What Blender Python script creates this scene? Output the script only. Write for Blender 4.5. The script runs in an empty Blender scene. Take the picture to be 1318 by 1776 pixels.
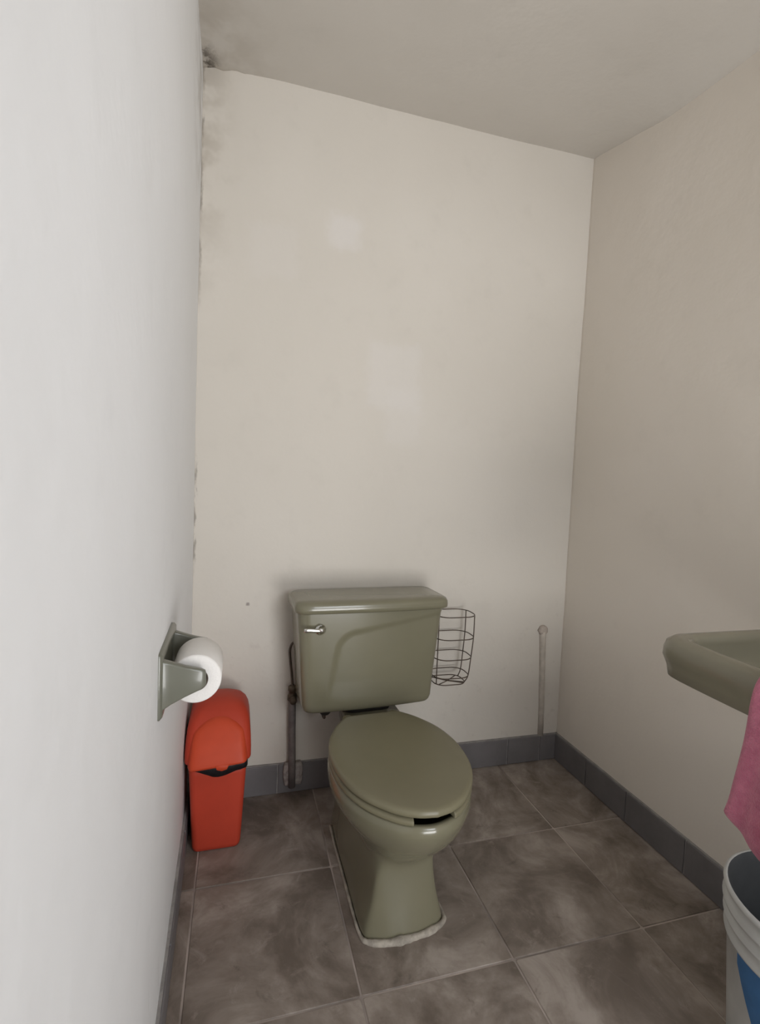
import bpy, bmesh, math, random
from mathutils import Vector, Matrix, noise
random.seed(7)
sc = bpy.context.scene
col = sc.collection
PI = math.pi

# ------------------------------------------------------------------ camera
YAW, PITCH, ROLL, FPX, CAMH = 0.27711, -0.06096, 0.04259, 866.6, 1.10
cam_d = bpy.data.cameras.new('camera')
cam = bpy.data.objects.new('camera', cam_d)
col.objects.link(cam)
fw = Vector((math.sin(YAW)*math.cos(PITCH), math.cos(YAW)*math.cos(PITCH), math.sin(PITCH)))
r0 = Vector((math.cos(YAW), -math.sin(YAW), 0))
u0 = r0.cross(fw)
rt = r0*math.cos(ROLL) + u0*math.sin(ROLL)
up = -r0*math.sin(ROLL) + u0*math.cos(ROLL)
cam.matrix_world = Matrix(((rt.x, up.x, -fw.x, 0), (rt.y, up.y, -fw.y, 0), (rt.z, up.z, -fw.z, CAMH), (0, 0, 0, 1)))
cam_d.sensor_fit = 'HORIZONTAL'
cam_d.sensor_width = 36.0
cam_d.lens = 36.0*FPX/1318.0
cam_d.clip_start = 0.02
sc.camera = cam

# ------------------------------------------------------------------ light
sc.view_settings.view_transform = 'Standard'
sc.view_settings.look = 'None'
sc.view_settings.gamma = 1.0
sc.view_settings.use_curve_mapping = False
sc.view_settings.exposure = 0.08
sc.cycles.use_denoising = True
sc.cycles.max_bounces = 8
sc.cycles.diffuse_bounces = 4
sc.cycles.use_adaptive_sampling = True
sc.cycles.adaptive_threshold = 0.05
world = bpy.data.worlds.new('sky')
sc.world = world
world.use_nodes = True
bg = world.node_tree.nodes['Background']
bg.inputs['Color'].default_value = (0.78, 0.86, 1.0, 1)
bg.inputs['Strength'].default_value = 1.0
# daylight coming through the open doorway behind the viewer: glare off the sunlit yard, and the sky above it
def daylight(name, loc, aim, sx, sy, energy, colr):
    d = bpy.data.lights.new(name, 'AREA'); d.shape = 'RECTANGLE'; d.size, d.size_y = sx, sy; d.energy = energy; d.color = colr
    o = bpy.data.objects.new(name, d); col.objects.link(o); o.location = loc
    o.rotation_euler = Vector(aim).to_track_quat('-Z', 'Y').to_euler(); return o
daylight('yard_glare', (0.95, -1.55, 0.12), (-.2, .5, .83), 1.5, 1.6, 76.0, (1.0, .985, .965))
daylight('sky_daylight', (1.05, -1.25, 1.5), (-.40, 1.0, -.15), 0.9, 1.0, 20.0, (.94, .97, 1.0))

# ------------------------------------------------------------------ room numbers
D, XL, XR, HC, BH = 1.708, -0.1364, 1.2757, 2.355, 0.104
LS = -0.01476                     # left wall runs very slightly off square
YF = -0.55                        # wall behind the viewer
def xl_at(y): return XL - LS*(D - y)
def ceil_at(x, y): return HC + 0.00783*x - 0.085*(D - y)

# ------------------------------------------------------------------ node helpers
class NT:
    def __init__(s, name):
        s.m = bpy.data.materials.new(name); s.m.use_nodes = True
        s.t = s.m.node_tree; s.b = s.t.nodes['Principled BSDF']; s.l = s.t.links
    def n(s, typ, **kw):
        nd = s.t.nodes.new(typ)
        for k, v in kw.items():
            if k.startswith('i_'): nd.inputs[k[2:].replace('_', ' ')].default_value = v
            else: setattr(nd, k, v)
        return nd
    def link(s, a, b): s.l.new(a, b)
    def coord(s): return s.n('ShaderNodeTexCoord').outputs['Object']
    def noise(s, scale, detail=4, rough=.55, vec=None, dist=0):
        nd = s.n('ShaderNodeTexNoise'); nd.inputs['Scale'].default_value = scale
        nd.inputs['Detail'].default_value = detail; nd.inputs['Roughness'].default_value = rough
        nd.inputs['Distortion'].default_value = dist
        s.link(vec if vec is not None else s.coord(), nd.inputs['Vector'])
        return nd.outputs['Fac']
    def ramp(s, src, a, b, v0=0., v1=1.):
        nd = s.n('ShaderNodeMapRange'); nd.interpolation_type = 'SMOOTHSTEP'
        for i, v in zip(('From Min', 'From Max', 'To Min', 'To Max'), (a, b, v0, v1)): nd.inputs[i].default_value = v
        s.link(src, nd.inputs['Value']); return nd.outputs['Result']
    def mth(s, op, a, b=None):
        nd = s.n('ShaderNodeMath', operation=op)
        for i, v in enumerate((a, b)):
            if v is None: continue
            if isinstance(v, (int, float)): nd.inputs[i].default_value = v
            else: s.link(v, nd.inputs[i])
        return nd.outputs[0]
    def mix(s, fac, a, b):
        nd = s.n('ShaderNodeMix', data_type='RGBA')
        for i, v in ((0, fac), (6, a), (7, b)):
            if isinstance(v, (int, float)): nd.inputs[i].default_value = v
            elif isinstance(v, tuple): nd.inputs[i].default_value = v if len(v) == 4 else v + (1,)
            else: s.link(v, nd.inputs[i])
        return nd.outputs[2]
    def bump(s, h, strength=.2, dist=.01):
        nd = s.n('ShaderNodeBump'); nd.inputs['Strength'].default_value = strength; nd.inputs['Distance'].default_value = dist
        s.link(h, nd.inputs['Height']); s.link(nd.outputs['Normal'], s.b.inputs['Normal'])
    def base(s, c):
        if isinstance(c, tuple): s.b.inputs['Base Color'].default_value = c if len(c) == 4 else c + (1,)
        else: s.link(c, s.b.inputs['Base Color'])
    def set(s, **kw):
        for k, v in kw.items(): s.b.inputs[k.replace('_', ' ')].default_value = v
        return s

def sep(nt, c):
    nd = nt.n('ShaderNodeSeparateXYZ'); nt.link(c, nd.inputs[0]); return nd.outputs
def box_mask(nt, S, cx, cz, hx, hz, soft, wob):
    # soft rectangle in the wall plane with a ragged edge
    ax = nt.mth('ABSOLUTE', nt.mth('SUBTRACT', S[0], cx)); az = nt.mth('ABSOLUTE', nt.mth('SUBTRACT', S[2], cz))
    ax = nt.mth('ADD', ax, wob); az = nt.mth('ADD', az, wob)
    return nt.mth('MULTIPLY', nt.ramp(ax, hx+soft, hx), nt.ramp(az, hz+soft, hz))

def paint(name, c1, c2, kind=None):
    nt = NT(name); nt.set(Roughness=.62); nt.b.inputs['Specular IOR Level'].default_value = .25
    co = nt.coord(); S = sep(nt, co)
    cl = nt.noise(1.7, 2, .5, co)
    colr = nt.mix(nt.ramp(cl, .35, .7), c1, c2)
    sm = nt.noise(9, 3, .65, co)
    colr = nt.mix(nt.ramp(sm, .55, .8, 0, .22), colr, tuple(v*.86 for v in c1))
    wob = nt.mth('MULTIPLY', nt.mth('SUBTRACT', nt.noise(30, 3, .6, co), .5), .05)
    if kind == 'back':
        # filler patches, lighter than the paint
        lite = (min(1, c2[0]*1.07), min(1, c2[1]*1.09), min(1, c2[2]*1.16))
        for cx, cz, hx, hz, f in ((.322, 1.93, .026, .028, .8), (.515, 1.47, .07, .085, .45), (.56, 1.33, .04, .07, .3), (.09, 1.83, .05, .06, .25)):
            colr = nt.mix(nt.mth('MULTIPLY', box_mask(nt, S, cx, cz, hx, hz, .05, wob), f*.7), colr, lite)
        # hairline grime and mould that has crept along the left corner
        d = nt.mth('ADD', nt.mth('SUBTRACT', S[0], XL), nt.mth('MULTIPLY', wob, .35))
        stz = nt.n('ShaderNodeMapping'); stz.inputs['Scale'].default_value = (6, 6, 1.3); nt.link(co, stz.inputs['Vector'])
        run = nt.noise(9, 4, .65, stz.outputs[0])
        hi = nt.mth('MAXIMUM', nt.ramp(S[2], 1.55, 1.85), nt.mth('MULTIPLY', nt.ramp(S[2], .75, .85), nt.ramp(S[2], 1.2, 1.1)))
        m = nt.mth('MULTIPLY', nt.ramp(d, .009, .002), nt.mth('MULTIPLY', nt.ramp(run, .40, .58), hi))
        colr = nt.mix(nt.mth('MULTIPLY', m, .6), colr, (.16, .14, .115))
        m2 = nt.mth('MULTIPLY', nt.mth('MULTIPLY', nt.ramp(d, .13, .0), nt.ramp(sm, .40, .62)), nt.ramp(S[2], 1.5, 2.2, .0, .45))  # broad ragged brown darkening beside the left corner, stronger towards the top
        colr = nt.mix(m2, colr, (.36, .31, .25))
        # scuffs low down around the tank and pipe
        sc_ = nt.noise(14, 6, .75, co)
        low = nt.mth('MULTIPLY', nt.ramp(sc_, .56, .72), nt.ramp(S[2], .95, .3))
        colr = nt.mix(nt.mth('MULTIPLY', low, .35), colr, (0.435, 0.377, 0.334))
        sp = box_mask(nt, S, .039, .671, .0015, .001, .006, nt.mth('MULTIPLY', wob, .2))
        colr = nt.mix(nt.mth('MULTIPLY', sp, .7), colr, (.2, .16, .15))
    if kind == 'left':
        # brown shade painted into the top back corner, small scratches near the floor
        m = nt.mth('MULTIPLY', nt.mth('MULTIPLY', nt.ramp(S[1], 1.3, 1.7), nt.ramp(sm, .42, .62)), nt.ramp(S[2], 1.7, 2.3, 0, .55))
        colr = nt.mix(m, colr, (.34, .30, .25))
        st = nt.n('ShaderNodeMapping'); st.inputs['Scale'].default_value = (1, 26, 1.6); nt.link(co, st.inputs['Vector'])
        sx = nt.noise(3.0, 4, .6, st.outputs[0])
        m = nt.mth('MULTIPLY', nt.ramp(sx, .66, .73), nt.ramp(S[2], .32, .08))
        colr = nt.mix(nt.mth('MULTIPLY', m, .8), colr, (.2, .18, .16))
    if kind == 'ceil':
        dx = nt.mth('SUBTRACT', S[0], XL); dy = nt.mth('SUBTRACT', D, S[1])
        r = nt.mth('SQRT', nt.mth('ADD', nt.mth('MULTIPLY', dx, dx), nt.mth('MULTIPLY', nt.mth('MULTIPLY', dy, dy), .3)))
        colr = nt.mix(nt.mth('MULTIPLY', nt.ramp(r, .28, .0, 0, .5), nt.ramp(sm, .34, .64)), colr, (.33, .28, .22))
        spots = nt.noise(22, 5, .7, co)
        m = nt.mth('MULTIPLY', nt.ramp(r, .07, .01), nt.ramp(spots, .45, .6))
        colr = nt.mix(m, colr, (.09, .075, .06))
    nt.base(colr)
    nt.bump(nt.noise(7, 4, .62, co), .3, .01)
    return nt.m

CREAM1, CREAM2 = (.645, .602, .538), (.67, .628, .566)
M = {}
M['paint_back'] = paint('cream_paint_back', CREAM1, CREAM2, 'back')
M['paint_left'] = paint('cream_paint_left_lit', (.775, .775, .775), (.795, .795, .797), 'left')  # same cream paint, whitened to put the daylight into its colour
M['paint'] = paint('cream_paint', (.74, .682, .605), (.76, .702, .63))
M['paint_ceil'] = paint('ceiling_paint', (.575, .54, .49), (.60, .565, .515), 'ceil')

def simple(name, c, rough=.5, var=.12, scale=12, bump=.05, metal=0., spec=.5, coat=0.):
    nt = NT(name); nt.set(Roughness=rough, Metallic=metal)
    nt.b.inputs['Specular IOR Level'].default_value = spec
    nt.b.inputs['Coat Weight'].default_value = coat; nt.b.inputs['Coat Roughness'].default_value = .08
    f = nt.noise(scale, 4, .6)
    nt.base(nt.mix(nt.ramp(f, .3, .7), tuple(v*(1-var) for v in c), tuple(min(1, v*(1+var)) for v in c)))
    if bump: nt.bump(nt.noise(scale*4, 3), bump, .004)
    return nt.m
M['ceramic'] = simple('olive_ceramic', (.195, .182, .122), .22, .05, 3, 0, coat=.35)
M['ceramic_sink'] = simple('sink_ceramic', (.23, .213, .155), .25, .05, 3, 0, coat=.3)
M['ceramic_holder'] = simple('holder_ceramic', (.145, .146, .115), .3, .05, 5, 0, coat=.3)
M['lid_plastic'] = simple('olive_seat_plastic', (.20, .182, .115), .38, .05, 4, .02)
M['chrome'] = simple('chrome', (.78, .78, .76), .12, .03, 20, 0, metal=1.)
M['rubber'] = simple('black_rubber', (.02, .018, .015), .6, .2, 20, .1)
M['bin'] = simple('red_orange_plastic', (.47, .05, .024), .5, .07, 6, .03, spec=.3)
M['bin_flap'] = simple('orange_flap_plastic', (.56, .066, .024), .5, .07, 6, .03, spec=.3)
M['bag'] = simple('black_bag', (.012, .012, .014), .35, .2, 40, .4)
M['wire'] = simple('brown_wire', (.085, .06, .042), .5, .25, 40, .2)
M['pipe'] = simple('dull_pipe', (.15, .128, .12), .55, .25, 25, .3)
M['valve'] = simple('tarnished_brass', (.10, .075, .05), .5, .3, 40, .3, metal=.4)
M['mortar'] = simple('grey_mortar', (.36, .32, .30), .9, .25, 50, .8, spec=.2)
M['caulk'] = simple('dirty_caulk', (.40, .36, .305), .8, .28, 28, .5, spec=.2)
M['grout'] = simple('pale_grout', (.42, .36, .325), .9, .4, 3.2, .4, spec=.2)
M['base_tile'] = simple('grey_base_tile', (.165, .155, .158), .5, .12, 7, .08)
M['base_grout'] = simple('base_grout', (.30, .285, .275), .9, .2, 20, .3, spec=.2)
M['old_paint2'] = simple('worn_cream_paint', (.52, .47, .41), .7, .12, 30, .4, spec=.2)
M['old_paint'] = simple('stained_paint', (.46, .40, .35), .7, .15, 30, .4, spec=.2)
M['bucket'] = simple('white_bucket_plastic', (.56, .56, .54), .45, .08, 10, .05)
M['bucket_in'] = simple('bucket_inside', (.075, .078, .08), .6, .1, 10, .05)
M['label_blue'] = simple('blue_label', (.05, .16, .36), .45, .15, 9, .02)
M['wood'] = simple('painted_door_frame', (.45, .42, .37), .5, .1, 8, .1)

nt = NT('tissue_paper'); nt.set(Roughness=.9); nt.b.inputs['Specular IOR Level'].default_value = .1
nt.base((.80, .775, .745)); nt.bump(nt.noise(160, 3), .3, .003); M['paper'] = nt.m
M['cardboard'] = simple('cardboard', (.16, .12, .085), .9, .1, 20, .1)

nt = NT('stone_tile'); nt.set(Roughness=.42); nt.b.inputs['Specular IOR Level'].default_value = .35
oi = nt.n('ShaderNodeObjectInfo'); co = nt.coord()
va = nt.n('ShaderNodeVectorMath', operation='MULTIPLY_ADD')
nt.link(oi.outputs['Random'], va.inputs[0]); va.inputs[1].default_value = (17, 31, 7); nt.link(co, va.inputs[2])
v = va.outputs[0]
n1 = nt.noise(5.0, 6, .62, v, .5); n2 = nt.noise(15, 6, .7, v, .6)
c = nt.mix(nt.ramp(n1, .34, .62), (0.165, 0.132, 0.108), (0.335, 0.284, 0.245))
c = nt.mix(nt.mth('MULTIPLY', nt.ramp(n1, .52, .68), .8), c, (0.464, 0.406, 0.362))
c = nt.mix(nt.ramp(n2, .56, .74, 0, .5), c, (0.435, 0.377, 0.334))
c = nt.mix(nt.ramp(n2, .42, .28, 0, .45), c, (0.087, 0.070, 0.058))
vein = nt.mth('ABSOLUTE', nt.mth('SUBTRACT', nt.noise(3.1, 6, .65, v, 2.2), .5))
c = nt.mix(nt.ramp(vein, .02, .0, 0, .15), c, (.29, .25, .22))
nt.base(c); nt.bump(n2, .12, .004); M['tile'] = nt.m

nt = NT('pink_terry'); nt.set(Roughness=.95); nt.b.inputs['Specular IOR Level'].default_value = .05
f = nt.noise(35, 5, .7)
nt.base(nt.mix(nt.ramp(f, .3, .7), (.56, .145, .235), (.70, .22, .32)))
nt.b.inputs['Sheen Weight'].default_value = .35
nt.bump(nt.noise(330, 3, .7), .9, .006); M['towel'] = nt.m

# ------------------------------------------------------------------ mesh helpers
def link(name, me, mat, parent=None, smooth=True, loc=None):
    o = bpy.data.objects.new(name, me); col.objects.link(o)
    if mat is not None and not me.materials: me.materials.append(M[mat])
    if smooth:
        for p in me.polygons: p.use_smooth = True
    if parent is not None: o.parent = parent
    if loc is not None: o.location = loc
    return o
def mesh(name, verts, faces):
    me = bpy.data.meshes.new(name); me.from_pydata([tuple(v) for v in verts], [], faces)
    bm = bmesh.new(); bm.from_mesh(me); bmesh.ops.recalc_face_normals(bm, faces=bm.faces); bm.to_mesh(me); bm.free()
    me.update(); return me
def merge(parts):
    V, F = [], []
    for v, f in parts:
        o = len(V); V += [tuple(p) for p in v]; F += [tuple(i+o for i in q) for q in f]
    return V, F
def loft(rings, cap0=True, cap1=True, close=True):
    n = len(rings[0]); V = [p for r in rings for p in r]; F = []
    for i in range(len(rings)-1):
        for j in range(n if close else n-1):
            k = (j+1) % n
            F.append((i*n+j, i*n+k, (i+1)*n+k, (i+1)*n+j))
    if cap0: F.append(tuple(range(n-1, -1, -1)))
    if cap1: F.append(tuple((len(rings)-1)*n+j for j in range(n)))
    return V, F
def loft_c(rings, c0=None, c1=None):
    # loft whose ends close on a centre point
    V, F = loft(rings, False, False); n = len(rings[0]); L = len(rings)-1
    for c, base in ((c0, 0), (c1, L*n)):
        if c is None: continue
        V.append(c); i = len(V)-1
        F += [(base+j, base+(j+1) % n, i) for j in range(n)]
    return V, F
def tube(path, r, n=8, closed=False):
    P = [Vector(p) for p in path]; rings = []; N = len(P)
    rr = r if callable(r) else (lambda t: r)
    prev = None
    for i, p in enumerate(P):
        a = P[(i-1) % N] if (closed or i > 0) else p; b = P[(i+1) % N] if (closed or i < N-1) else p
        t = (b-a).normalized()
        if prev is None:
            prev = t.orthogonal().normalized()
        s = (prev - t*prev.dot(t)).normalized(); prev = s; q = t.cross(s)
        R = rr(i/max(1, N-1))
        rings.append([p + s*math.cos(2*PI*k/n)*R + q*math.sin(2*PI*k/n)*R for k in range(n)])
    if closed:
        V = [p for r_ in rings for p in r_]; F = []
        for i in range(N):
            i2 = (i+1) % N
            for k in range(n):
                k2 = (k+1) % n; F.append((i*n+k, i*n+k2, i2*n+k2, i2*n+k))
        return V, F
    return loft(rings)
def crom(keys, per=6):
    K = [Vector(k) for k in keys]; K = [K[0]*2-K[1]] + K + [K[-1]*2-K[-2]]; out = []
    for i in range(1, len(K)-2):
        a, b, c, d = K[i-1:i+3]
        for s in range(per):
            t = s/per
            out.append(.5*((2*b)+(c-a)*t+(2*a-5*b+4*c-d)*t*t+(3*b-a-3*c+d)*t**3))
    out.append(K[-2]); return out
def rrect(hx, hy, r, n=6, cx=0, cy=0):
    r = min(r, hx*.999, hy*.999); out = []
    for sx, sy, a0 in ((1, 1, 0), (-1, 1, PI/2), (-1, -1, PI), (1, -1, 1.5*PI)):
        for k in range(n+1):
            a = a0 + PI/2*k/n
            out.append((cx+sx*(hx-r)+r*math.cos(a), cy+sy*(hy-r)+r*math.sin(a)))
    return out
def box(x0, x1, y0, y1, z0, z1):
    V = [(x, y, z) for z in (z0, z1) for y in (y0, y1) for x in (x0, x1)]
    return V, [(0, 2, 3, 1), (4, 5, 7, 6), (0, 1, 5, 4), (2, 6, 7, 3), (0, 4, 6, 2), (1, 3, 7, 5)]
def bevel(o, w, seg=3, ang=40):
    m = o.modifiers.new('bevel', 'BEVEL'); m.width = w; m.segments = seg; m.limit_method = 'ANGLE'; m.angle_limit = math.radians(ang)
    return o
def empty(name, loc, rz=0):
    o = bpy.data.objects.new(name, None); col.objects.link(o); o.location = loc; o.rotation_euler = (0, 0, rz); o.empty_display_size = .05
    return o
def tag(o, label, cat, group=None):
    o['label'] = label; o['category'] = cat
    if group: o['group'] = group
    return o
def struct(o, label):
    o['kind'] = 'structure'; o['label'] = label; o['category'] = o.name.split('_')[0]; return o

def slab(name, fn, nrm, nu, nv, thick, mat, amp=.004, sc_=2.3, seed=0):
    # hand-plastered wall: fn(u,v) in 0..1 -> point on the face; back side is thick along -nrm
    nrm = Vector(nrm); fr = []; bk = []
    for j in range(nv+1):
        for i in range(nu+1):
            p = Vector(fn(i/nu, j/nv))
            d = noise.noise(p*sc_+Vector((seed, 0, seed)))*amp + noise.noise(p*9+Vector((seed, 3, 0)))*amp*.3
            fr.append(p+nrm*d); bk.append(p-nrm*thick)
    V = fr+bk; n = len(fr); F = []; W = nu+1
    for j in range(nv):
        for i in range(nu):
            a = j*W+i; F.append((a, a+1, a+W+1, a+W)); F.append((n+a, n+a+W, n+a+W+1, n+a+1))
    per = [i for i in range(W)] + [j*W+nu for j in range(1, nv+1)] + [nv*W+i for i in range(nu-1, -1, -1)] + [j*W for j in range(nv-1, 0, -1)]
    for k in range(len(per)):
        a, b = per[k], per[(k+1) % len(per)]; F.append((a, n+a, n+b, b))
    me = mesh(name, V, F)
    return link(name, me, mat)

# ------------------------------------------------------------------ the setting
T = .10
struct(slab('wall_back', lambda u, v: (XL-.1+u*(XR-XL+.2), D, -.05+v*(HC+.15)), (0, -1, 0), 60, 90, T, 'paint_back', .004, 2.2, 1),
       'uneven cream plastered back wall behind the toilet')
struct(slab('wall_left', lambda u, v: (xl_at(YF-.1+u*(D-YF+.12)), YF-.1+u*(D-YF+.12), -.05+v*(HC+.15)), (1, 0, 0), 80, 80, T, 'paint_left', .0025, 2.0, 5),
       'cream wall close by on the left, coloured whiter for the daylight on it')
struct(slab('wall_right', lambda u, v: (XR, YF-.1+u*(D-YF+.12), -.05+v*(HC+.15)), (-1, 0, 0), 80, 80, T, 'paint', .004, 2.0, 9),
       'shaded cream wall on the right carrying the sink')
def ceil_pt(u, v):
    x = XL-.1+u*(XR-XL+.2); y = YF-.1+v*(D-YF+.2); z = ceil_at(x, y)
    d = max(0, min(1, (XR-x)/.20)); z -= .05*(1-d)**2*min(1, max(0, (D-y)/.35))
    e = max(0, 1-((x-XL)**2+(y-D)**2)**.5/.2); z -= .012*e*(1+noise.noise(Vector((x*30, y*30, 0)))*1.5)
    return (x, y, z)
struct(slab('ceiling', ceil_pt, (0, 0, -1), 70, 80, T, 'paint_ceil', .004, 2.4, 13), 'sloping painted plaster ceiling with rounded edges')
# wall behind the viewer with its open doorway
DX0, DX1, DZ = .36, 1.16, 2.02
me = mesh('wall_front', *merge([box(XL-.1, DX0, YF-T, YF, 0, 2.45), box(DX1, XR+.1, YF-T, YF, 0, 2.45), box(DX0, DX1, YF-T, YF, DZ, 2.45)]))
struct(link('wall_front', me, 'paint', smooth=False), 'cream wall with the open doorway')
me = mesh('trim_1', *merge([box(DX0, DX0+.03, YF-T-.01, YF+.012, 0, DZ), box(DX1-.03, DX1, YF-T-.01, YF+.012, 0, DZ), box(DX0, DX1, YF-T-.01, YF+.012, DZ-.03, DZ)]))
struct(link('trim_1', me, 'wood', smooth=False), 'plain painted frame of the open doorway')

# floor: grout bed with one object per tile
TS, GX, GY, GW = .3665, -.0875, 1.335, .0045
fl = struct(link('floor', mesh('floor', *box(XL-.1, XR+.1, YF-.1, D+.1, -.06, -.0025)), 'grout', smooth=False), 'brown-grey stone-look tiled floor with pale grout')
tile_cache = {}
xs = [XL-.02] + [GX+k*TS for k in range(0, 5)]; xs = [x for x in xs if x < XR] + [XR+.02]
ys = [GY+k*.372 for k in range(1, -6, -1)]; ys = [min(D+.02, ys[0])] + ys[1:]
ys = [D+.02] + [y for y in ys if YF-.05 < y < D-.05] + [YF-.05]
for i in range(len(xs)-1):
    for j in range(len(ys)-1):
        w = xs[i+1]-xs[i]-GW; d = ys[j]-ys[j+1]-GW
        key = (round(w, 3), round(d, 3))
        if key not in tile_cache:
            rings = [[(x, y, z) for x, y in rrect(w/2-s, d/2-s, .004, 2)] for z, s in ((-.008, 0), (-.0012, 0), (0, .0013))]
            tile_cache[key] = mesh('tile', *loft(rings, False, True)); tile_cache[key].materials.append(M['tile'])
        o = bpy.data.objects.new('tile', tile_cache[key]); col.objects.link(o); o.parent = fl
        o.location = ((xs[i]+xs[i+1])/2, (ys[j]+ys[j+1])/2, random.uniform(-.0006, .0004))
        o.rotation_euler = (random.uniform(-.001, .001), random.uniform(-.001, .001), random.choice((0, 0, 0)))

# skirting: a mortar strip with one object per tile
def skirting(name, a, b, nrm, cuts, label, h=BH):
    a, b, nrm = Vector(a), Vector(b), Vector(nrm); dr = (b-a); L = dr.length; dr.normalize()
    def q(s0, s1, d0, d1, z0, z1):
        V = []
        for z in (z0, z1):
            for d in (d0, d1):
                for s in (s0, s1): V.append(a+dr*s+nrm*d+Vector((0, 0, z)))
        return V, [(0, 2, 3, 1), (4, 5, 7, 6), (0, 1, 5, 4), (2, 6, 7, 3), (0, 4, 6, 2), (1, 3, 7, 5)]
    bb = struct(link(name, mesh(name, *q(0, L, -.006, .0075, 0, h+.003)), 'base_grout', smooth=False), label)
    cs = [0]+[c for c in cuts if 0 < c < L]+[L]
    for s0, s1 in zip(cs, cs[1:]):
        o = link('baseboard_tile', mesh('baseboard_tile', *q(s0+.0022, s1-.0022, .002, .0115, .002, h)), 'base_tile', bb, False)
        bevel(o, .002, 2)
    return bb
skirting('baseboard_back', (xl_at(D), D, 0), (XR, D, 0), (0, -1, 0), [.29, .66, .79, 1.185, 1.33], 'grey tile skirting along the back wall')
skirting('baseboard_right', (XR, D, 0), (XR, YF, 0), (-1, 0, 0), [.20, .40, .628, .99, 1.35, 1.71, 2.07], 'grey tile skirting along the right wall')
skirting('baseboard_left', (xl_at(YF), YF, 0), (xl_at(D), D, 0), (1, 0, 0), [.2, .56, .92, 1.28, 1.64, 2.0], 'grey tile skirting along the left wall', .085)

# ------------------------------------------------------------------ toilet
# local frame: f = distance out from the wall (towards the viewer), x to the right
toilet = tag(empty('toilet', (.418, D, 0), math.radians(3)), 'olive green two-piece ceramic toilet with closed lid', 'toilet')
def ring(keys, z, per=5):
    half = crom([(f, w, 0) for f, w in keys], per)
    pts = [(p.y, -p.x, z) for p in half] + [(-p.y, -p.x, z) for p in half[-2:0:-1]]
    return pts
B = [  # z, half outline from the back centre to the front centre
 (.336, [(.235, 0), (.235, .07), (.29, .13), (.38, .172), (.47, .185), (.56, .172), (.63, .14), (.685, .09), (.712, .045), (.722, 0)]),
 (.318, [(.232, 0), (.232, .07), (.29, .13), (.38, .174), (.47, .188), (.56, .176), (.632, .143), (.69, .092), (.717, .046), (.727, 0)]),
 (.290, [(.230, 0), (.230, .07), (.29, .126), (.38, .168), (.47, .182), (.56, .170), (.628, .139), (.682, .09), (.708, .045), (.718, 0)]),
 (.255, [(.225, 0), (.225, .07), (.28, .115), (.37, .150), (.46, .162), (.55, .152), (.615, .126), (.665, .083), (.689, .042), (.698, 0)]),
 (.220, [(.215, 0), (.215, .07), (.27, .10), (.36, .125), (.45, .134), (.53, .127), (.595, .107), (.638, .073), (.658, .038), (.666, 0)]),
 (.192, [(.20, 0), (.20, .07), (.26, .09), (.35, .104), (.44, .108), (.52, .104), (.577, .09), (.613, .066), (.628, .036), (.634, 0)]),
 (.170, [(.185, 0), (.185, .07), (.25, .084), (.34, .090), (.43, .090), (.52, .088), (.575, .082), (.604, .067), (.612, .036), (.614, 0)]),
 (.140, [(.18, 0), (.18, .07), (.25, .083), (.34, .085), (.43, .085), (.52, .084), (.580, .081), (.604, .073), (.609, .038), (.610, 0)]),
 (.080, [(.17, 0), (.17, .07), (.25, .087), (.34, .090), (.43, .091), (.52, .092), (.582, .090), (.607, .082), (.617, .042), (.619, 0)]),
 (.030, [(.165, 0), (.165, .075), (.25, .092), (.34, .097), (.43, .100), (.52, .104), (.585, .104), (.612, .094), (.627, .05), (.631, 0)]),
 (.001, [(.16, 0), (.16, .078), (.25, .095), (.34, .100), (.43, .104), (.52, .109), (.588, .110), (.616, .099), (.633, .052), (.637, 0)]),
]
zs = [b[0] for b in B]
def bshift(z): return -.014 - .016*max(0, min(1, (.22-z)/.08))
rings = [[(x*.975+bshift(z), y, z) for x, y, z in ring(k, z)] for z, k in B]
# smooth between the key heights
R2 = []
for i in range(len(rings)-1):
    i0, i3 = max(0, i-1), min(len(rings)-1, i+2)
    for s in range(4):
        t = s/4; row = []
        for a, b, c, d in zip(rings[i0], rings[i], rings[i+1], rings[i3]):
            a, b, c, d = map(Vector, (a, b, c, d))
            row.append(.5*((2*b)+(c-a)*t+(2*a-5*b+4*c-d)*t*t+(3*b-a-3*c+d)*t**3))
        R2.append(row)
R2.append([Vector(p) for p in rings[-1]])
top_in = [[Vector(((p[0]+.014)*s-.014, -.47+(p[1]+.47)*s, z)) for p in rings[0]] for s, z in ((.62, .20), (.78, .28), (.88, .325), (.94, .337), (.975, .3405))]
bowl_p = loft(top_in+R2, True, True)
deck = [[(x, y, z) for x, y in rrect(hx, .105, .045, 6, .012, -.15)] for z, hx in ((.20, .07), (.26, .082), (.30, .09), (.345, .093), (.350, .088))]
trap = [[(x, y, z) for x, y in rrect(hx, .07, .04, 6, 0, -.17)] for z, hx in ((.001, .085), (.08, .075), (.21, .07))]
bowl = link('bowl', mesh('bowl', *merge([bowl_p, loft(deck), loft(trap)])), 'ceramic', toilet)
sm_ = bowl.modifiers.new('soften', 'SMOOTH'); sm_.factor = .5; sm_.iterations = 5
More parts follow.
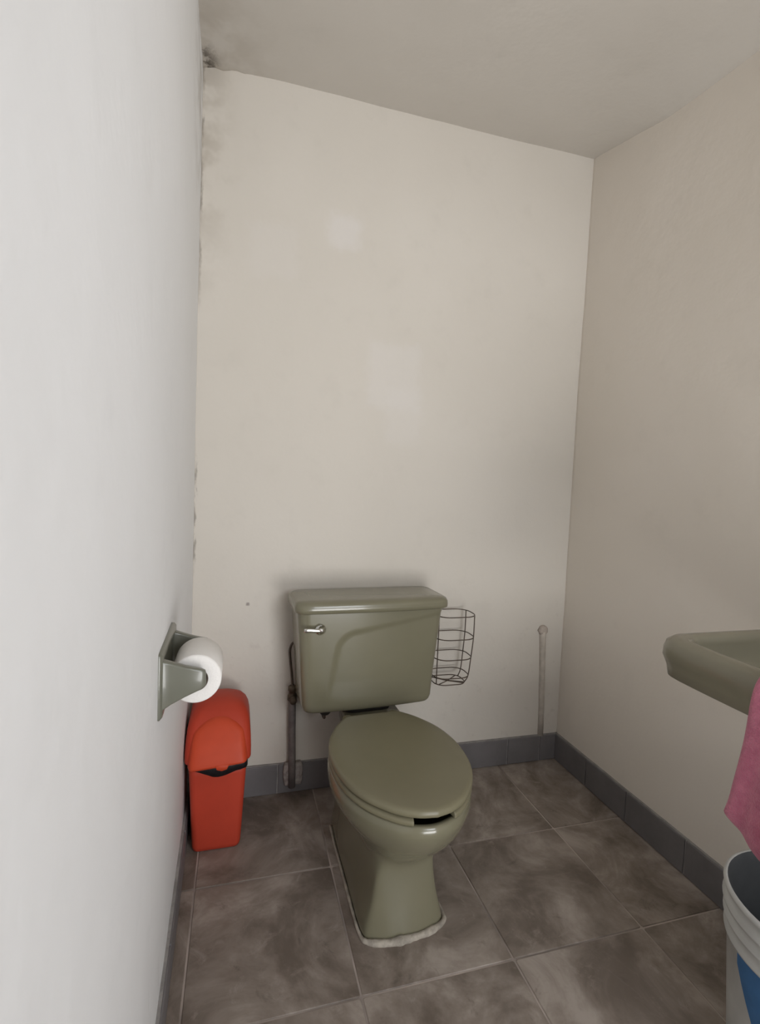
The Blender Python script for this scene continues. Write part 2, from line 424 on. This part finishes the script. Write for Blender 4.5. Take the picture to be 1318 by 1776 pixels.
# bead of mortar the foot is bedded in
base_k = B[-1][1]
pts = [Vector((p[0]*.975-.030, p[1], p[2])) for p in ring([(f+(.004 if f > .3 else 0), w+(.004 if w > 0 else 0)) for f, w in base_k], .002, 9)]
pts = [p for p in pts if p.y < -.2]
half = len(pts)
def bead(t):
    k = noise.noise(Vector((t*23, 3.3, 0)))*.4 + noise.noise(Vector((t*70, 1.3, 0)))*.25
    front = math.exp(-((t-.5)/.12)**2)
    return .0042*(1+k) + .006*front*(1+k*.8)
i0 = max(range(len(pts)), key=lambda i: (pts[i]-pts[(i+1) % len(pts)]).length)
pts = pts[i0+1:]+pts[:i0+1]
link('mortar_bead', mesh('mortar_bead', *tube(pts, bead, 8)), 'caulk', toilet)['label'] = 'dirty white mortar bead around the foot'

# seat with an open front, and the closed lid
LK = [(.247, 0), (.247, .05), (.248, .082), (.262, .101), (.305, .136), (.38, .172), (.47, .185), (.56, .174), (.632, .143), (.690, .093), (.718, .046), (.728, 0)]
def scaled(k, s, c=.47): return [(c+(f-c)*s, w*s) for f, w in k]
sft = lambda P: [(x*.975-.014, y, z) for x, y, z in P]
so = ring(scaled(LK, .998), 0, 8); si = ring(scaled(LK, .70), 0, 8); n = len(so)
idx = [i for i in range(n) if not (abs(so[i][0]) < .047 and so[i][1] < -.55)]
st = next(k for k in range(len(idx)) if idx[k]-idx[k-1] != 1 and idx[k] > 3)
idx = idx[st:]+idx[:st]
prof = [(0, .341), (0, .352), (.12, .357), (.5, .359), (.9, .355), (1, .349), (1, .341)]
rg = [[((so[i][0]+(si[i][0]-so[i][0])*t)*.975-.014, so[i][1]+(si[i][1]-so[i][1])*t, z) for t, z in prof] for i in idx]
seat = link('seat', mesh('seat', *loft(rg)), 'lid_plastic', toilet); bevel(seat, .003, 2, 50)
lid_r = [(.93, .3605), (.985, .3605), (1.0, .363), (1.004, .368), (1.0, .3735), (.988, .3775), (.95, .3795), (.8, .3805), (.5, .381)]
lid = link('seat_lid', mesh('seat_lid', *loft([sft(ring(scaled(LK, s), z, 8)) for s, z in lid_r])), 'lid_plastic', toilet)
for sx in (-1, 1):
    o = link('hinge', mesh('hinge', *loft([[(x, y, z) for x, y in rrect(.016-s, .02-s, .01, 5, sx*.075-.014, -.244)] for z, s in ((.348, 0), (.365, 0), (.371, .004))])), 'lid_plastic', toilet)
# tank
def tank_ring(hx, f0, f1, z, r, n=44, bow=.010, relief=None):
    out = []
    base = rrect(hx, (f1-f0)/2, r, 6, 0, -(f0+f1)/2)
    # densify the front edge
    res = []
    for k in range(len(base)):
        p, q = base[k], base[(k+1) % len(base)]
        res.append(p)
        L = math.hypot(q[0]-p[0], q[1]-p[1])
        if L > hx:
            m = n if p[1] < -(f0+f1)/2 else 6
            for s in range(1, m): res.append((p[0]+(q[0]-p[0])*s/m, p[1]+(q[1]-p[1])*s/m))
    for x, y in res:
        if y < -(f0+f1)/2: y -= bow*(1-(x/hx)**2)
        if relief and y < -f1+.03: y += relief(x, z)
        out.append((x, y, z))
    return out
def relief(x, z):
    # moulded panel: edge drops from the right end to the left, then turns down
    xl_ = -.115 - .030*((.60-z)/.2) ; zt = .618 + .055*((x+.10)/.34)
    dx = x-xl_; dz = zt-z
    r = .045
    if dx < r and dz < r: d = r-math.hypot(r-dx, r-dz)
    else: d = min(dx, dz)
    t = max(0, min(1, d/.010+.5)); t = t*t*(3-2*t)
    fade = max(0, min(1, (z-.385)/.08)); left = 1.0
    return .0045*t*fade
rows = [(.366, .95), (.369, .975), (.375, .99), (.385, 1)] + [(.385+(.70-.385)*k/46, 1) for k in range(1, 47)]
tr = []
for z, s in rows:
    t = (z-.366)/(.70-.366); hx = (.219+.027*t)*s; f1 = (.188+.012*t); f1 = .03+(f1-.03)*s
    tr.append(tank_ring(hx, .03, f1, z, .028, relief=relief))
tank = link('tank', mesh('tank', *loft(tr)), 'ceramic', toilet)
lr = [(.230, .040, .198, .690, .03), (.250, .026, .213, .690, .03), (.256, .020, .219, .694, .033), (.257, .019, .220, .704, .034), (.256, .020, .219, .714, .034),
      (.252, .024, .215, .722, .034), (.243, .033, .206, .727, .03), (.20, .06, .18, .7285, .02)]
link('tank_lid', mesh('tank_lid', *loft([tank_ring(a, b, c_, z, r, 20, .009) for a, b, c_, z, r in lr])), 'ceramic', toilet)
# flush lever
hd = link('flush_lever', mesh('flush_lever', *merge([
    loft([[(-.178+r*math.cos(a), -.204-d, .640+r*math.sin(a)) for a in [2*PI*k/20 for k in range(20)]] for d, r in ((-.004, .017), (.004, .0175), (.008, .015), (.010, .011), (.016, .010), (.020, .008), (.022, .003))]),
    loft([[(x, -.2215+b*math.cos(a), .640+dz+h*math.sin(a)) for a in [2*PI*k/12 for k in range(12)]] for x, h, b, dz in ((-.172, .004, .003, 0), (-.178, .0075, .005, 0), (-.195, .006, .004, .001), (-.212, .0065, .004, .003), (-.226, .007, .0045, .004), (-.231, .004, .003, .004))])])), 'chrome', toilet)
hd['label'] = 'chrome flush lever'
# tank bolts and gasket under the tank
link('gasket', mesh('gasket', *loft([[(x, y, z) for x, y in rrect(.085, .055, .04, 6, 0, -.115)] for z in (.345, .37)])), 'rubber', toilet)
link('inlet_nut', mesh('inlet_nut', *loft([[(-.135+r*math.cos(2*PI*k/12), -.125+r*math.sin(2*PI*k/12), z) for k in range(12)] for r, z in ((.008, .33), (.014, .333), (.019, .34), (.020, .356), (.020, .37))])), 'rubber', toilet)

# ------------------------------------------------------------------ supply pipe with valve and hose
px_, py_ = .196, D-.026
sp = tag(empty('supply_pipe', (px_, py_, 0)), 'dull grey water pipe rising from the skirting left of the toilet tank', 'pipe')
link('riser', mesh('riser', *tube([(.006, 0, .03), (.004, 0, .12), (.001, 0, .22), (-.001, 0, .30), (-.002, 0, .345)], .0125, 14)), 'pipe', sp)
vv = [[(-.002+r*math.cos(2*PI*k/14), r*math.sin(2*PI*k/14), z) for k in range(14)] for r, z in ((.013, .338), (.0165, .341), (.0165, .358), (.012, .362), (.012, .372), (.015, .374), (.015, .388), (.008, .392))]
link('valve', mesh('valve', *merge([loft(vv), tube([(-.002, 0, .352), (-.002, -.028, .352)], .006, 10), loft([[(-.002+r*math.cos(2*PI*k/10), -y, .352+r*1.2*math.sin(2*PI*k/10)) for k in range(10)] for r, y in ((.006, .026), (.012, .027), (.012, .035), (.006, .036))])])), 'valve', sp)
hp = crom([(-.002, 0, .385), (-.006, .004, .43), (-.012, .006, .48), (-.014, .006, .515), (-.004, .006, .538), (.018, .004, .535), (.05, .005, .48), (.08, .003, .40), (.090, -.006, .338), (.0935, -.05, .312), (.0935, -.095, .314), (.0935, -.101, .326)], 8)
link('hose', mesh('hose', *tube(hp, .0042, 8)), 'wire', sp)
pv, pf = [], []
rg = []
for d, s in ((-.012, 1.0), (.006, 1.0), (.0105, .86)):
    row = []
    for k in range(28):
        a = 2*PI*k/28; q = 1/max(abs(math.cos(a)), abs(math.sin(a)))**.8
        q *= 1+.18*noise.noise(Vector((math.cos(a)*2.1, math.sin(a)*2.1, 4)))
        row.append((.010+.034*q*s*math.cos(a), .012-d, .072+.040*q*s*math.sin(a)))
    rg.append(row)
link('mortar_patch', mesh('mortar_patch', *loft(rg)), 'mortar', sp)['label'] = 'ragged mortar patch where the pipe leaves the skirting'

# old painted-over pipe near the right corner
op = tag(empty('painted_pipe', (1.187, D-.001, 0)), 'stub of pipe painted cream up the back wall near the right corner', 'pipe')
link('stub', mesh('stub', *tube([(.012, 0, .104), (.009, -.001, .22), (.003, 0, .36), (-.004, -.001, .49), (-.006, 0, .53)], lambda t: .013+.0012*math.sin(t*21), 12)), 'old_paint2', op)
link('cap', mesh('cap', *loft([[(-.006+r*math.cos(2*PI*k/14)*(1+.12*math.sin(3*k)), y, .536+r*math.sin(2*PI*k/14)) for k in range(14)] for r, y in ((.021, .004), (.020, -.006), (.014, -.012))])), 'old_paint', op)

# ------------------------------------------------------------------ wire basket beside the tank
wb = tag(empty('wire_basket', (.757, D-.070, 0)), 'small brown wire basket on the back wall right of the toilet tank', 'basket')
lev = [(.636, 1.0), (.555, 1.0), (.482, .955), (.415, .90), (.390, .80)]
def hoop(z, s, m=5): return [(x, y, z) for x, y in rrect(.074*s, .058*s, .045*s, 6, -.05*(1-s))]
for z, s in lev:
    link('hoop', mesh('hoop', *tube(hoop(z, s), .0019, 6, True)), 'wire', wb)
def at(s, k, z):
    h = hoop(z, s); return h[k % len(h)]
for k in (2, 11, 16, 25):
    pp = [at(s, k, z) for z, s in lev]
    link('upright', mesh('upright', *tube(crom(pp, 4), .002, 6)), 'wire', wb)
for a, b in ((3, 17), (10, 24), (25, 10)):
    p, q = Vector(at(.8, a, .390)), Vector(at(.8, b, .390))
    link('floor_wire', mesh('floor_wire', *tube([p, (p+q)/2+Vector((0, 0, -.003)), q], .0018, 6)), 'wire', wb)
link('hanging_hook', mesh('hanging_hook', *tube(crom([(-.045, .057, .636), (-.04, .064, .650), (-.035, .067, .655), (-.03, .064, .650), (-.025, .057, .636)], 5), .0019, 6)), 'wire', wb)

# ------------------------------------------------------------------ swing-top bin
BX, BY = -.0385, 1.467
bn = tag(empty('swing_bin', (BX, BY, 0)), 'red-orange plastic swing-top bin in the corner by the toilet', 'bin')
def brow(z, hw, y0, y1, r, cx=0, n=6): return [(x, y, z) for x, y in rrect(hw, (y1-y0)/2, r, n, cx, (y0+y1)/2)]
body = [brow(.001, .060, .008, .170, .018), brow(.004, .066, .002, .176, .018), brow(.015, .0685, 0, .178, .018)] + \
       [brow(.015+(.262-.015)*k/8, .0685+.0125*k/8, -.006*k/8, .178+.012*k/8, .018) for k in range(1, 9)]
link('body', mesh('body', *loft(body, True, True)), 'bin', bn)
# hood: front slopes back as it rises, shoulders rounded
hood_k = [(.268, .0905, -.010, .196, .020), (.276, .0925, -.011, .198, .022), (.300, .0925, -.006, .198, .024), (.330, .0915, .004, .198, .026), (.360, .089, .018, .197, .028),
          (.385, .0845, .032, .195, .03), (.405, .077, .047, .190, .032), (.421, .065, .063, .182, .034), (.432, .047, .082, .168, .034), (.4375, .022, .105, .145, .02)]
hood_k = [((.272 if z < .27 else z) if z < .30 else .30+(z-.30)*.88, w, a, b, r) for z, w, a, b, r in hood_k]
hood = link('hood', mesh('hood', *loft([brow(*k) for k in hood_k])), 'bin', bn)
def hood_front(z):
    for a, b in zip(hood_k, hood_k[1:]):
        if a[0] <= z <= b[0]:
            t = (z-a[0])/(b[0]-a[0]); return a[2]+(b[2]-a[2])*t, a[1]+(b[1]-a[1])*t
    return hood_k[0][2], hood_k[0][1]
NU, NV = 28, 18; Vf, Vb = [], []
for j in range(NV+1):
    v = j/NV
    for i in range(NU+1):
        u = -1+2*i/NU
        arch = .386-.035*abs(u)**2.2
        low = .270+.006*u
        z = low+(arch-low)*v
        yf, hw = hood_front(max(z, .2725))
        x = u*(hw-.008)*(1-.10*v)
        edge = min(1, min((1-abs(u))/.10, (1-v)/.12)); edge = max(0, edge)**.5
        bulge = .013*(1-v)**1.3
        y = yf - .0015 - (.007+bulge)*edge + .010*abs(u)**8
        Vf.append((x, y, z)); Vb.append((x, yf+.006+.010*abs(u)**8, z))
W_ = NU+1; n = len(Vf); F = []
for j in range(NV):
    for i in range(NU):
        a = j*W_+i; F += [(a, a+1, a+W_+1, a+W_), (n+a, n+a+W_, n+a+W_+1, n+a+1)]
per = list(range(W_)) + [j*W_+NU for j in range(1, NV+1)] + [NV*W_+i for i in range(NU-1, -1, -1)] + [j*W_ for j in range(NV-1, 0, -1)]
F += [(a, n+a, n+b, b) for a, b in zip(per, per[1:]+per[:1])]
flap = link('flap', mesh('flap', Vf+Vb, F), 'bin_flap', bn)
tabv = [[(x*s+.012, -.0305-dd, .268+z*s) for x, z in ((-.020, .008), (-.014, -.006), (0, -.010), (.014, -.006), (.020, .008))] for dd, s in ((-.012, 1), (0, 1), (.003, .8))]
link('tab', mesh('tab', *loft(tabv)), 'bin_flap', flap)
for sx in (-1, 1):
    link('pivot', mesh('pivot', *loft([[(sx*(.0805+d), .030+r*math.cos(2*PI*k/12), .338+r*math.sin(2*PI*k/12)) for k in range(12)] for d, r in ((0, .006), (.0055, .006), (.007, .004))])), 'bin', hood)
# black bag turned over the rim
def per_pts(z, off): return brow(z, .081+off, -.006-off, .19+off, .02, 0, 8)
N_ = len(per_pts(.25, 0)); top, bot = per_pts(.271, .0035), []
P2 = per_pts(.25, .0028); P3 = per_pts(.25, .0005)
ring_t, ring_o, ring_i = [], [], []
# densify the loop
def dens(P, m=10):
    out = []
    for k in range(len(P)):
        p, q = Vector(P[k]), Vector(P[(k+1) % len(P)])
        mm = m if (q-p).length > .05 else 1
        out += [p+(q-p)*s/mm for s in range(mm)]
    return out
A, Bq, Cq = dens(top), dens(P2), dens(P3)
for k in range(len(A)):
    x, y = A[k].x, A[k].y
    zz = .245
    if y < .02:
        t = (x+.085)/.17
        zz = .259 - .012*max(0, min(1, t*2.5)) - .018*math.exp(-((t-.50)/.26)**2) + .004*noise.noise(Vector((x*60, 0, 1)))
    A[k].z = .275; Bq[k].z = zz; Cq[k].z = zz
ltop = [Vector((p.x, p.y, .275)) for p in Cq]
link('bag_edge', mesh('bag_edge', *loft([ltop, A, Bq, Cq], False, False)), 'bag', bn)['label'] = 'black bag folded over the rim'

# ------------------------------------------------------------------ paper holder and roll
HX = xl_at(1.0); hy0, hy1 = .893, 1.095
hld = tag(empty('paper_holder', (HX, 0, 0)), 'grey-green ceramic toilet paper holder on the left wall', 'paper holder')
zb, zt = .675, .792
pl = [[(dx, (hy0+hy1)/2+a, (zb+zt)/2+b) for a, b in rrect((hy1-hy0)/2-s, (zt-zb)/2-s, .006, 4)] for dx, s in ((-.004, 0), (.005, 0), (.009, .004), (.010, .012), (.004, .022))]
link('back_plate', mesh('back_plate', *loft(pl)), 'ceramic_holder', hld)
def arm(y0, y1):
    rg = []
    for x, h0, h1, ins in ((.002, .686, .783, -.004), (.010, .692, .778, -.001), (.022, .700, .774, 0), (.045, .712, .766, 0), (.070, .723, .760, .001), (.077, .728, .757, .003), (.079, .732, .752, .005)):
        rg.append([(x, (y0+y1)/2+a, (h0+h1)/2+b) for a, b in rrect((y1-y0)/2-ins, (h1-h0)/2, .004, 3)])
    return mesh('arm', *loft(rg))
link('arm', arm(.899, .915), 'ceramic_holder', hld)
link('arm', arm(1.068, 1.084), 'ceramic_holder', hld)
link('spindle', mesh('spindle', *tube([(.0600, .91, .744), (.0600, 1.074, .744)], .0075, 14)), 'cardboard', hld)
RR, rc, ry0, ry1 = .0445, .0215, .928, 1.036
roll = tag(empty('toilet_roll', (HX+.0600, ry0, .744-rc+.0075+.002)), 'white toilet paper roll on the wall holder', 'toilet roll')
def circ(r, y, n=56, wob=0): return [(r*math.cos(2*PI*k/n), y, r*math.sin(2*PI*k/n)) for k in range(n)]
L_ = ry1-ry0
rl = [circ(rc, 0), circ(rc+.004, -.0005), circ(RR-.004, .0005), circ(RR-.001, .002), circ(RR, .005), circ(RR, L_-.005), circ(RR-.003, L_), circ(rc, L_), circ(rc, 0)]
link('paper', mesh('paper', *loft(rl, False, False)), 'paper', roll)
cr = [circ(rc-.0004, .0015), circ(rc-.0004, L_-.002), circ(rc-.0018, L_-.002), circ(rc-.0018, .0015), circ(rc-.0004, .0015)]
link('core', mesh('core', *loft(cr, False, False)), 'cardboard', roll)

# ------------------------------------------------------------------ sink on the right wall
sx0, sx1, sy0, sy1, sz = .838, XR-.001, .335, .828, .81
snk = tag(empty('wall_sink', (sx1, (sy0+sy1)/2, 0)), 'olive ceramic wall-hung sink at the right edge', 'sink')
cx, cy = (sx0+sx1)/2-sx1, 0
hx, hy = (sx1-sx0)/2, (sy1-sy0)/2
def srect(ins, z, back=0, r=.05, dens_=10):
    # inset on the three free sides, the wall side keeps its own inset
    x0 = -2*hx+ins; x1 = -back; y1 = hy-ins
    P = rrect((x1-x0)/2, y1, r, 7, (x0+x1)/2, 0); out = []
    for k in range(len(P)):
        p, q = P[k], P[(k+1) % len(P)]; L = math.hypot(q[0]-p[0], q[1]-p[1]); m = dens_ if k % 8 == 7 else 1
        for s in range(m):
            x, y = p[0]+(q[0]-p[0])*s/m, p[1]+(q[1]-p[1])*s/m
            if x < (x0+x1)/2: x -= .010*max(0, 1-(y/y1)**2)
            out.append((x, y, z))
    return out
SR = [srect(.20, .660, .16, .03), srect(.15, .675, .10, .05), srect(.085, .708, .05, .05), srect(.030, .725, .01, .05), srect(.018, .728, .0, .04), srect(.010, .733, 0, .042), srect(.007, .752, 0, .045), srect(.003, .765, 0, .046), srect(0, .773, 0, .048),
      srect(0, .788, 0, .05), srect(.003, .801, 0, .05), srect(.011, .809, 0, .05), srect(.024, .812, .002, .05), srect(.034, .810, .10, .05), srect(.040, .804, .105, .05), srect(.041, .792, .105, .05), srect(.037, .765, .11, .05), srect(.052, .738, .125, .06), srect(.11, .713, .15, .06), srect(.18, .700, .18, .04)]
link('basin', mesh('basin', *loft(SR)), 'ceramic_sink', snk)
link('drain', mesh('drain', *loft([[(-.20+r*math.cos(2*PI*k/20), r*math.sin(2*PI*k/20), z) for k in range(20)] for r, z in ((.02, .694), (.024, .702), (.020, .7035), (.012, .701))])), 'chrome', snk)
wp = crom([(-.20, 0, .664), (-.20, 0, .56), (-.20, 0, .50), (-.17, 0, .465), (-.13, 0, .475), (-.10, 0, .50), (-.05, 0, .51), (.0, 0, .51)], 6)
link('waste_trap', mesh('waste_trap', *tube(wp, .017, 12)), 'pipe', snk)

# ------------------------------------------------------------------ pink towel over the sink front
NS, NTt = 70, 30
path = crom([(.925, 0, .745), (.905, 0, .785), (.893, 0, .812), (.872, 0, .821), (.842, 0, .821), (.817, 0, .806), (.808, 0, .77), (.806, 0, .70), (.803, 0, .62), (.802, 0, .575), (.802, 0, .545), (.806, 0, .528)], 6)
V = []
for i, p in enumerate(path):
    s = i/(len(path)-1)
    for j in range(NTt+1):
        t = j/NTt
        fall = max(0, min(1, (.80-p.z)/.25)) if i > 24 else 0
        yl = .590 + .014*fall**1.5; yr = .36 - .02*fall
        y = yl+(yr-yl)*t
        fold = .012*math.sin(t*17+.6+1.2*s)*(.25+fall) + .010*fall*math.sin(t*9-.5) + .006*noise.noise(Vector((t*6, s*7, 2)))
        corner = (.055*max(0, 1-t/.30)**2) if s > .75 else 0
        z = p.z + (corner+.010*math.sin(t*9+1))*max(0, (s-.75)/.25)
        bow = .004*math.sin(t*PI)
        V.append((p.x-abs(fold)*.9*(1 if s > .35 else .3)-.010*fall*math.sin(s*6)**2, y, z))
W_ = NTt+1; F = [(i*W_+j, i*W_+j+1, (i+1)*W_+j+1, (i+1)*W_+j) for i in range(len(path)-1) for j in range(NTt)]
tw = link('hand_towel', mesh('hand_towel', V, F), 'towel')
m = tw.modifiers.new('thick', 'SOLIDIFY'); m.thickness = .012; m.offset = 0
m = tw.modifiers.new('smooth', 'SUBSURF'); m.levels = 1; m.render_levels = 1
tag(tw, 'pink terry towel draped over the front of the sink', 'towel')

# ------------------------------------------------------------------ bucket under the sink
bk = tag(empty('bucket', (1.062, .612, 0)), 'white plastic bucket with a blue label below the pink towel', 'bucket')
def cz(r, z, n=64): return [(r*math.cos(2*PI*k/n), r*math.sin(2*PI*k/n), z) for k in range(n)]
BHt = .345
def brad(z): return .128+.022*z/BHt
prof = [(.118, .003), (.125, .003), (brad(.01), .010), (brad(.12), .12), (brad(.245), .245), (brad(.247)+.005, .247), (brad(.25)+.006, .252), (brad(.255)+.001, .256), (brad(.275), .275), (brad(.277)+.006, .277), (brad(.28)+.007, .282), (brad(.287)+.001, .287),
        (brad(.303), .303), (brad(.305)+.007, .305), (brad(.31)+.008, .311), (brad(.316)+.002, .316), (brad(.332), .332), (brad(.335)+.005, .335), (brad(BHt)+.006, .341), (brad(BHt)+.003, .346), (brad(BHt)-.001, .345)]
link('shell', mesh('shell', *loft([cz(r, z) for r, z in prof], True, False)), 'bucket', bk)
inn = [(brad(BHt)-.001, .345), (brad(.33)-.004, .33), (brad(.1)-.004, .1), (brad(.02)-.004, .012), (.09, .008)]
link('inside', mesh('inside', *loft([cz(r, z) for r, z in inn], False, True)), 'bucket_in', bk)
# printed blue band, its left end cut in a sweeping curve
rg = []
for k in range(49):
    a = math.radians(176+(-18+k*5.0)); t = k/48
    lo = .03+.19*max(0, 1-t/.22)**1.6; hi = .243
    rg.append([((brad(lo+(hi-lo)*s)+.0009)*math.cos(a), (brad(lo+(hi-lo)*s)+.0009)*math.sin(a), lo+(hi-lo)*s) for s in [q/8 for q in range(9)]])
link('label_band', mesh('label_band', *loft(rg, False, False, False)), 'label_blue', bk)['label'] = 'blue printed label'
for a in (math.radians(60), math.radians(240)):
    r = brad(.295)
    link('handle_lug', mesh('handle_lug', *loft([[(r*math.cos(a)+d*math.cos(a)-q*math.sin(a)*math.cos(2*PI*k/12), r*math.sin(a)+d*math.sin(a)+q*math.cos(a)*math.cos(2*PI*k/12), .295+q*math.sin(2*PI*k/12)) for k in range(12)] for d, q in ((-.003, .014), (.009, .014), (.011, .010))])), 'bucket', bk)
hb = []
for k in range(25):
    b = PI*k/24; a = math.radians(60)
    R_ = brad(.295)+.012
    al = a + 0; 
    # bail lying down against the right side of the pail
    ang = a - PI*k/24
    hb.append((R_*math.cos(ang)*1.0, R_*math.sin(ang), .295-.10*math.sin(b)))
link('bail', mesh('bail', *tube(hb, .002, 6)), 'pipe', bk)
